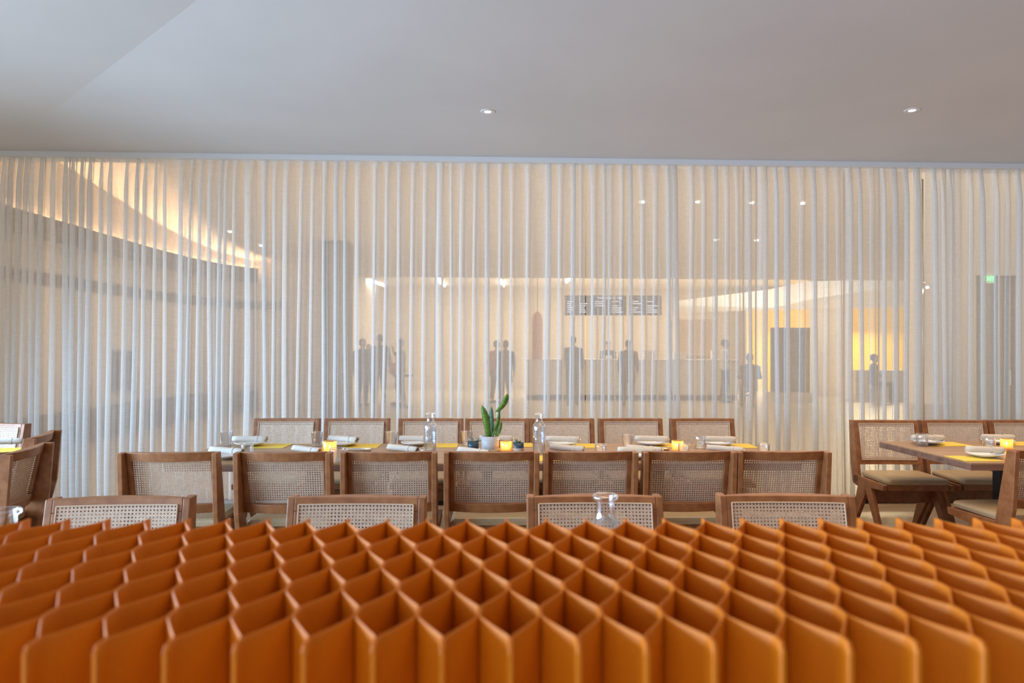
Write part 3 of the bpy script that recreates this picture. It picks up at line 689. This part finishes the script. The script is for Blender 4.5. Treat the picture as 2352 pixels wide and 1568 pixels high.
# right side wall and door
rw0 = HY(2100, 9.0)
pa = HY(2246, 9.0); pb_ = HY(2346, 9.0)
wr = MB().box(rw0.x, pa.x, rw0.y, rw0.y+.15, 0, 4.5).box(pb_.x, 12, rw0.y, rw0.y+.15, 0, 4.5).box(pa.x, pb_.x, rw0.y, rw0.y+.15, 2.40, 4.5)
struct(wr.build('wall_hall_right', hallm))
dd = MB().box(pa.x, pb_.x, rw0.y+.06, rw0.y+.11, 0, 2.40)
dd = struct(dd.build('door_1', greyw))
MB().box(pb_.x-.12, pb_.x-.09, rw0.y+.02, rw0.y+.06, .95, 1.15).build('door_handle', steel, dd)
struct(MB().loft([[(rw0.x, rw0.y+.15, 0), (rw0.x+.1, rw0.y+.15, 0), (rw0.x+.1, rw0.y+.15, 4.6), (rw0.x, rw0.y+.15, 4.6)], [(rw0.x+5.6, HE, 0), (rw0.x+5.7, HE, 0), (rw0.x+5.7, HE, 4.6), (rw0.x+5.6, HE, 4.6)]]).build('wall_hall_angled', hallm))
def text(s, size, m, parent, loc, rot=(PI/2, 0, 0), name='lettering', ext=.001, align='CENTER'):
    c_ = bpy.data.curves.new(name, 'FONT'); c_.body = s; c_.size = size; c_.extrude = ext; c_.align_x = align; c_.align_y = 'CENTER'
    o = bpy.data.objects.new(name, c_); COL.objects.link(o); c_.materials.append(m)
    bpy.context.view_layer.update(); me = bpy.data.meshes.new_from_object(o); bpy.data.objects.remove(o)
    o = bpy.data.objects.new(name, me); COL.objects.link(o); o.parent = parent; o.location = loc; o.rotation_euler = rot; return o
ep = HY(2295, 8.7, 638)
t = empty('exit_sign', (ep.x+.07, rw0.y-.06, 2.345)); t.rotation_euler = (0, 0, 0); tag(t, 'small green glowing EXIT sign behind the right curtain', 'sign')
MB().box(-.075, .075, -.01, .01, -.055, .055).build('sign_panel', exitpanel, t)
MB().box(-.085, .085, -.02, .02, .055, .075).box(-.02, .02, -.01, .06, .075, .09).build('sign_bracket', whitem, t)
text('EXIT', .075, exitgreen, t, (0, -.012, 0))
# slim chrome pole and its spot beside the join of the right curtains
pc = HY(2119, 6.75)
t = empty('chrome_pole', (pc.x, pc.y, 0)); tag(t, 'slim chrome pole with a tiny bright bulb behind the join of the right curtains', 'pole')
MB().lathe([(.014, .0), (.014, 3.1)], n=16, cap=True).build('shaft', steel, t, smooth=True)
MB().lathe([(0, 0), (.06, 0), (.06, .012), (0, .012)], n=20).build('base_plate', steel, t)
zl = HY(2122, 6.7, 660).z
MB().tube([(0, 0, zl+.05), (0, -.05, zl+.05), (.01, -.06, zl+.02)], .006, 8).build('lamp_arm', steel, t)
MB().lathe([(0, -.012), (.012, -.008), (.016, 0), (.012, .008), (0, .012)], c=(.01, -.06, zl), n=14).build('bulb', emis('spot_bulb', (1, .97, .95), 90), t, smooth=True)
# counter
c0_ = HY(1212, 18.7); c1_ = HY(1702, 18.7); cyy = c0_.y
t = empty('service_counter', ((c0_.x+c1_.x)/2, cyy, 0)); tag(t, 'long white service counter behind the curtains under the menu screens', 'counter'); hw = (c1_.x-c0_.x)/2
MB().box(-hw, hw, 0, .8, .14, 1.08).build('counter_front', mat('counter_white', (.88, .87, .85), .5), t)
MB().box(-hw-.03, hw+.03, -.03, .83, 1.08, 1.12).build('counter_top', whitem, t)
MB().box(-hw+.02, hw-.02, .05, .75, 0, .14).build('toe_kick', darkpanel, t)
tag(MB().box(HY(1560, 21.5).x, HY(1640, 21.5).x, 21.4, 21.7, 0, 2.35).build('shelf_unit', mat('brown_unit', (.30, .20, .12), .6)), 'brown tall unit standing behind the white counter', 'cabinet')
for (px, w_, h_, m_, l) in [(1400, .16, .10, china, 'small white box on the counter beside the cashier'), (1493, .30, .26, steel, 'pale metal machine on the counter'), (1562, .34, .20, china, 'white paper box on the counter below the brown unit'), (1640, .10, .26, china, 'slim white dispenser near the right end of the counter')]:
    q = HY(px, 18.95); tag(MB().box(-w_/2, w_/2, 0, .15, 0, h_).build('counter_box', m_, None, bevel=.01, loc=(q.x, q.y, 1.1205)), l, 'box', 'things on the service counter')
# menu screens
for i, (a_, b_, l) in enumerate([(1297, 1358, 'left menu screen hanging over the counter'), (1361, 1440, 'middle menu screen hanging over the counter'), (1443, 1521, 'right menu screen hanging over the counter')]):
    A = HY(a_, 18.9, 678); B = HY(b_, 18.9, 724); t = empty('menu_screen', ((A.x+B.x)/2, A.y, B.z)); tag(t, l, 'screen', 'menu screens')
    W_ = (B.x-A.x)/2-.01; H_ = A.z-B.z
    MB().box(-W_, W_, 0, .06, 0, H_).build('display', screen, t)
    MB().box(-W_*.5-.01, -W_*.5+.01, .02, .04, H_, 3.6-B.z).build('hanger', steel, t); MB().box(W_*.5-.01, W_*.5+.01, .02, .04, H_, 3.6-B.z).build('hanger', steel, t)
    if i == 1: text('WELCOME TO THE', .082, screentext, t, (0, -.006, H_-.075), name='heading')
    q = MB()
    for cc in range(2):
        for rw in range(6):
            if rr.random() < .85:
                x_ = -W_+.06+cc*W_; ln = (W_-.14)*rr.uniform(.45, .95); z_ = H_-.17-rw*.058
                q.box(x_, x_+ln, -.004, 0, z_-.009, z_+.009)
    q.build('text_lines', screentext, t)
# amber pendant
q = HY(1234, 17.8)
t = empty('pendant_lamp', (q.x, q.y, 1.13)); tag(t, 'long amber pendant shade hanging left of the counter', 'lamp')
MB().lathe([(.14, 0), (.145, .1), (.145, 1.0), (.11, 1.18), (.03, 1.26)], n=20, cap=True).build('lamp_shade', amber, t, smooth=True)
MB().tube([(0, 0, 1.26), (0, 0, 2.46)], .008, 6).build('cord', blackm, t)
# linear lamps on the far ceiling
for (p0, p1, l) in [((846, 643), (882, 656), 'tube lamp on the far ceiling, leftmost, slanting'), ((1006, 641), (1022, 657), 'tube lamp on the far ceiling above the empty area'), ((1153, 644), (1157, 657), 'tube lamp on the far ceiling left of the amber pendant'), ((1309, 641), (1301, 648), 'tube lamp on the far ceiling above the left menu screen')]:
    A = onz(*p0, 3.56); B = onz(*p1, 3.56); q = MB().tube([A, B], .035, 8)
    tag(q.build('tube_lamp', tubelamp), l, 'lamp', 'tube lamps on the far ceiling')
# recessed lamps of the hall ceiling
def hallz(y): return HZ0+(y-6.32)*(HZ1-HZ0)/(HE-6.32)
def onslope(px, py):
    d = ray(px, py); k = (HZ1-HZ0)/(HE-6.32); t_ = (HZ0-6.32*k-HC)/(d.z-k*d.y); return Vector((0, 0, HC))+d*t_
for (px, py, l) in [(1476, 463, 'row of four, first from the left'), (1602, 463, 'row of four, second from the left'), (1726, 465, 'row of four, third from the left'), (1844, 466, 'row of four, rightmost'),
                 (1645, 550, 'lower pair, left one'), (1738, 551, 'lower pair, right one'), (600, 563, 'beside the end of the cove glow'), (528, 531, 'just above the cove glow')]:
    p = onslope(px, py); tag(MB().lathe([(0, -.02), (.032, -.02), (.032, 0), (0, 0)], n=16).build('small_recessed_lamp', tinylamp, loc=tuple(p)), 'tiny recessed hall lamp seen through the curtain, '+l, 'lamp', 'recessed lamps of the hall')
# yellow room on the right
ya = HY(1700, 24.0); yb = HY(2100, 24.0)
struct(MB().box(ya.x, yb.x, ya.y-.6, ya.y-.5, 0, 2.95).build('wall_yellow', yellowwall))
struct(MB().box(HY(1862, 21).x, HY(1952, 21).x, HY(1900, 21).y, HY(1900, 21).y+.2, 0, 3.6).build('wall_partition', hallm))
a_ = HY(1772, 18.5); b_ = HY(1862, 18.5)
tag(MB().box(a_.x, b_.x, a_.y, a_.y+.08, .25, 2.0).build('display_panel', darkpanel), 'dark upright rectangular panel in front of the yellow wall', 'panel')
tag(MB().box(a_.x-.05, b_.x+.05, a_.y-.1, a_.y+.3, 0, .25).build('low_plinth', hallm), 'pale plinth under the dark upright panel', 'plinth')
pts = [(1560, 700), (1770, 707), (1880, 684), (2095, 652), (2095, 640), (1850, 646), (1770, 664), (1560, 690)]
Ys = 20.0; pl = [ony(x, y, Ys) for x, y in pts]
struct(MB().prism([(p.x, p.z) for p in pl], 'y', Ys, Ys+.4).build('trim_7', whitem))
pts = [(1560, 698), (1770, 707), (1880, 684), (2095, 652), (2095, 705), (1560, 716)]
pl = [ony(x, y, Ys+.5) for x, y in pts]
struct(MB().prism([(p.x, p.z) for p in pl], 'y', Ys+.5, Ys+.7).build('trim_8', hallm))
area('yellow_room_fill', (HY(1950, 22.3).x, 22.2, 2.7), (math.radians(-35), 0, 0), 4.0, .6, 420, (1, .84, .5))  # extra warm fill added to brighten the yellow wall, no fixture there
area('soffit_lamp', (HY(1850, 19.5).x, 18.6, 2.3), (math.radians(118), 0, 0), 4.0, .4, 60, (1, .86, .66))
a_ = HY(1966, 19.5); b_ = HY(2092, 19.5)
tag(MB().box(a_.x, b_.x, a_.y, a_.y+.5, 0, .82).build('low_counter', hallm), 'low beige counter in front of the yellow wall', 'counter')
# ------------------------------------------------------------------ people in the hall
skinm = mat('skin', (.50, .30, .21), .6); hairm = mat('dark_hair', (.02, .015, .012), .6)
def cloth(n, c): return mat(n, c, .85)
CL = dict(grey=cloth('grey_cloth', (.11, .11, .12)), navy=cloth('navy_cloth', (.04, .05, .075)), green=cloth('green_cloth', (.06, .08, .055)), orange=cloth('orange_cloth', (.55, .20, .08)),
          dark=cloth('dark_cloth', (.03, .028, .03)), white=cloth('white_cloth', (.72, .71, .70)), brown=cloth('brown_cloth', (.12, .08, .05)))
def skin_body(joints, edges, name, m, parent, root_i=0, sub=1):
    me = bpy.data.meshes.new(name); me.from_pydata([j[0] for j in joints], edges, []); o = bpy.data.objects.new(name, me); COL.objects.link(o); o.parent = parent
    sm = o.modifiers.new('skin', 'SKIN'); sv = me.skin_vertices[0].data
    for i, j in enumerate(joints): sv[i].radius = (j[1], j[2] if len(j) > 2 else j[1]); sv[i].use_root = (i == root_i)
    sb = o.modifiers.new('sub', 'SUBSURF'); sb.levels = sub; sb.render_levels = sub
    me.materials.append(m)
    bpy.context.view_layer.update(); dg = bpy.context.evaluated_depsgraph_get(); em = bpy.data.meshes.new_from_object(o.evaluated_get(dg)); 
    o.modifiers.clear(); o.data = em
    for p in em.polygons: p.use_smooth = True
    return o
def ell(cx_, cy_, z, rx, ry, n=16): return [(cx_+rx*math.cos(2*PI*i/n), cy_+ry*math.sin(2*PI*i/n), z) for i in range(n)]
def person(px, D, H, rz, top, leg, label, arm='down', seated=False, long_coat=False, hold=None):
    q = HY(px, D); k = H/1.72; t = empty('person', (q.x, q.y, 0), rz, k); tag(t, label, 'person', 'people in the hall')
    zz = -.40 if seated else 0
    hip = .92+zz
    J = [((0, 0, hip), .13, .10), ((0, .01, 1.12+zz), .12, .09), ((0, .01, 1.34+zz), .15, .10), ((0, .0, 1.46+zz), .06), ((0, -.01, 1.52+zz), .05), ((0, -.02, 1.58+zz), .075, .085), ((0, -.015, 1.66+zz), .07, .085), ((0, -.01, 1.70+zz), .04)]
    E = [(0, 1), (1, 2), (2, 3), (3, 4), (4, 5), (5, 6), (6, 7)]
    def chain(start, pts):
        prev = start
        for p in pts: J.append(p); E.append((prev, len(J)-1)); prev = len(J)-1
        return prev
    hands = []; arms = []
    for s in (-1, 1):
        if arm == 'down': el, wr, hd = (s*.23, .03, 1.14+zz), (s*.25, -.03, .90+zz), (s*.25, -.05, .83+zz)
        elif arm == 'front': el, wr, hd = (s*.23, .0, 1.14+zz), (s*.15, -.22, 1.12+zz), (s*.12, -.29, 1.13+zz)
        else:
            el, wr, hd = ((s*.23, .03, 1.14+zz), (s*.25, -.03, .90+zz), (s*.25, -.05, .83+zz)) if s < 0 else ((.25, -.05, 1.18+zz), (.14, -.20, 1.38+zz), (.09, -.20, 1.46+zz))
        sh = (s*.185, .01, 1.39+zz)
        e = chain(2, [(sh, .052), (el, .040), (wr, .026), (hd, .030, .018)])
        hv = (Vector(hd)-Vector(wr)).normalized(); sd = Vector((0, 1, 0)) if abs(hv.z) > .5 else Vector((1, 0, 0))
        arms.append((sh, el, wr))
        for f in range(4):
            o_ = sd*(f-1.5)*.017; ln = (.07, .08, .075, .06)[f]
            a_ = Vector(hd)+o_+hv*.025; m_ = a_+hv*ln*.5+Vector((0, -.006, 0)); b_ = a_+hv*ln+Vector((0, -.02, 0))
            chain(e, [(tuple(a_), .009), (tuple(m_), .0085), (tuple(b_), .007)])
        a_ = Vector(wr)+hv*.03-sd*.03; b_ = a_+hv*.045-sd*.015; chain(e, [(tuple(a_), .010), (tuple(b_), .008)])
    legs = []
    for s in (-1, 1):
        if seated: kn, an, to = (s*.11, -.42, .50), (s*.11, -.44, .08), (s*.12, -.58, .04)
        else: kn, an, to = (s*.10, -.01+s*.03, .50), (s*.11, .03+s*.05, .09), (s*.12, -.11+s*.05, .04)
        hp = (s*.09, 0, hip-.06)
        chain(0, [(hp, .085), (kn, .058), (an, .04), (to, .035, .028)]); legs.append((hp, kn, an, to))
    skin_body(J, E, 'body', skinm, t)
    # head with face and hair
    hd = MB(); zc = 1.615+zz
    rings = []
    for i, (dz, rx, ry, dy) in enumerate([(-.115, .035, .045, -.02), (-.09, .055, .07, -.02), (-.04, .070, .090, -.01), (.01, .076, .098, 0), (.06, .072, .094, .005), (.10, .05, .065, .008), (.115, .01, .012, .008)]):
        rings.append(ell(0, dy, zc+dz, rx, ry, 18))
    hd.loft(rings); ho = hd.build('head', skinm, t, smooth=True)
    MB().loft([[(-.012, -.093, zc-.035), (.012, -.093, zc-.035), (0, -.09, zc+.02)], [(-.003, -.122, zc-.03), (.003, -.122, zc-.03), (0, -.102, zc+.015)]]).build('nose', skinm, ho)
    for s in (-1, 1):
        MB().lathe([(0, -.006), (.008, 0), (0, .006)], c=(s*.03, -.092, zc+.012), n=8).build('eye', hairm, ho)
        MB().box(min(s*.073, s*.085), max(s*.073, s*.085), -.012, .015, zc-.03, zc+.03).build('ear', skinm, ho, bevel=.004)
    MB().box(-.022, .022, -.094, -.086, zc-.062, zc-.054).build('mouth', CL['brown'], ho)
    rings = []
    for dz, rx, ry, dy in [(-.05, .074, .06, .045), (0, .083, .085, .022), (.05, .083, .100, .012), (.10, .062, .080, .012), (.128, .02, .025, .012)]: rings.append(ell(0, dy, zc+dz, rx, ry, 18))
    MB().loft(rings).build('hair', hairm, t, smooth=True)
    # clothes
    g = MB(); lo_ = .60 if long_coat else .88
    prof = [(1.475, .06, .06), (1.44, .13, .085), (1.38, .205, .115), (1.25, .20, .125), (1.08, .175, .12), (.98, .18, .13), (lo_, .20 if long_coat else .185, .14)]
    if seated: prof = prof[:-1]+[(.90, .19, .14)]
    g.loft([ell(0, .01, z+zz, rx, ry) for z, rx, ry in prof])
    for sh, el, wr in arms: g.tube([(sh[0]*.8, sh[1], sh[2]+.01), sh, el, tuple(Vector(el).lerp(Vector(wr), .95))], [.06, .068, .055, .038], 10)
    g.build('top_garment', top, t, smooth=True)
    g = MB()
    for hp, kn, an, to in legs: g.tube([(hp[0]*.9, hp[1], hp[2]+.08), hp, kn, tuple(Vector(kn).lerp(Vector(an), .93))], [.10, .10, .075, .060], 12)
    g.build('trousers', leg, t, smooth=True)
    for hp, kn, an, to in legs:
        MB().box(an[0]-.045, an[0]+.045, to[1]-.04, an[1]+.05, 0, .075).build('shoe', CL['dark'], t, bevel=.02)
    return t
person(833, 16.6, 1.62, .5, CL['grey'], CL['dark'], 'person in a grey coat at the left of the group behind the curtain', long_coat=True)
person(872, 17.4, 1.74, 3.4, CL['navy'], CL['dark'], 'tallest person of the left group, in a dark blue top, seen from behind')
person(847, 19.4, 1.50, .2, CL['brown'], CL['dark'], 'shorter person in brown between the two people at the left')
person(919, 16.8, 1.62, -1.2, CL['green'], CL['dark'], 'person in dark green at the right of the left group, arm raised', arm='raise')
person(1141, 17.6, 1.60, 2.6, CL['orange'], CL['brown'], 'person in an orange top standing close beside a grey-clad companion')
person(1161, 17.2, 1.60, 3.3, CL['grey'], CL['dark'], 'person in a long grey coat beside the orange top, left of the pendant', long_coat=True)
person(1316, 17.3, 1.72, 3.1, CL['grey'], CL['grey'], 'slender person in grey seen from behind under the left menu screen')
person(1443, 17.2, 1.62, 2.9, CL['brown'], CL['dark'], 'person in a long brown coat in front of the counter', long_coat=True)
person(1397, 20.2, 1.62, 0, CL['dark'], CL['dark'], 'cashier in dark clothes behind the counter', arm='front')
person(1665, 18.1, 1.66, 1.3, CL['white'], CL['dark'], 'person in a white top at the right end of the counter', arm='front')
person(2008, 18.6, 1.66, 1.2, CL['dark'], CL['dark'], 'seated person in dark clothes in front of the yellow wall', seated=True, arm='front')
p11 = person(1722, 16.4, 1.70, 2.9, CL['navy'], CL['navy'], 'seated person in dark blue left of the dark panel', seated=True, arm='front')
def make_stool():
    t = empty('stool'); MB().lathe([(0, .40), (.19, .40), (.20, .425), (.19, .45), (0, .45)], n=24).build('stool_seat', CL['brown'], t, smooth=False)
    for k in range(4):
        a = PI/4+k*PI/2; MB().tube([(math.cos(a)*.13, math.sin(a)*.13, .40), (math.cos(a)*.17, math.sin(a)*.17, 0)], .015, 8).build('leg', blackm, t)
    return t
for px, D, l in [(1722, 16.4, 'stool under the seated person in dark blue'), (2008, 18.6, 'stool under the seated person before the yellow wall')]:
    q = HY(px, D); tag(place('stool', make_stool, (q.x, q.y, 0), 0, .72), l, 'stool', 'stools in the hall')
q = HY(906, 16.2, 860)
t = empty('tote_bag', (q.x, q.y, .78)); tag(t, 'orange pink tote bag beside the person in dark green', 'bag')
MB().loft([ell(0, 0, 0, .10, .05), ell(0, 0, .15, .12, .05), ell(0, 0, .28, .10, .03)]).build('bag_body', CL['orange'], t, smooth=True)
MB().tube([(-.07, 0, .27), (-.05, 0, .38), (0, 0, .42), (.05, 0, .38), (.07, 0, .27)], .008, 6).build('handle', CL['orange'], t, smooth=True)
q = HY(925, 16.2)
t = empty('side_table', (q.x, q.y, 0)); tag(t, 'small dark table below the orange pink bag', 'table')
MB().box(-.2, .22, -.2, .2, .74, .78).build('tabletop', CL['brown'], t); MB().tube([(0, 0, .02), (0, 0, .74)], .02, 8).build('pole', blackm, t); MB().lathe([(0, 0), (.18, 0), (.17, .02), (0, .02)], n=20).build('foot_plate', blackm, t)
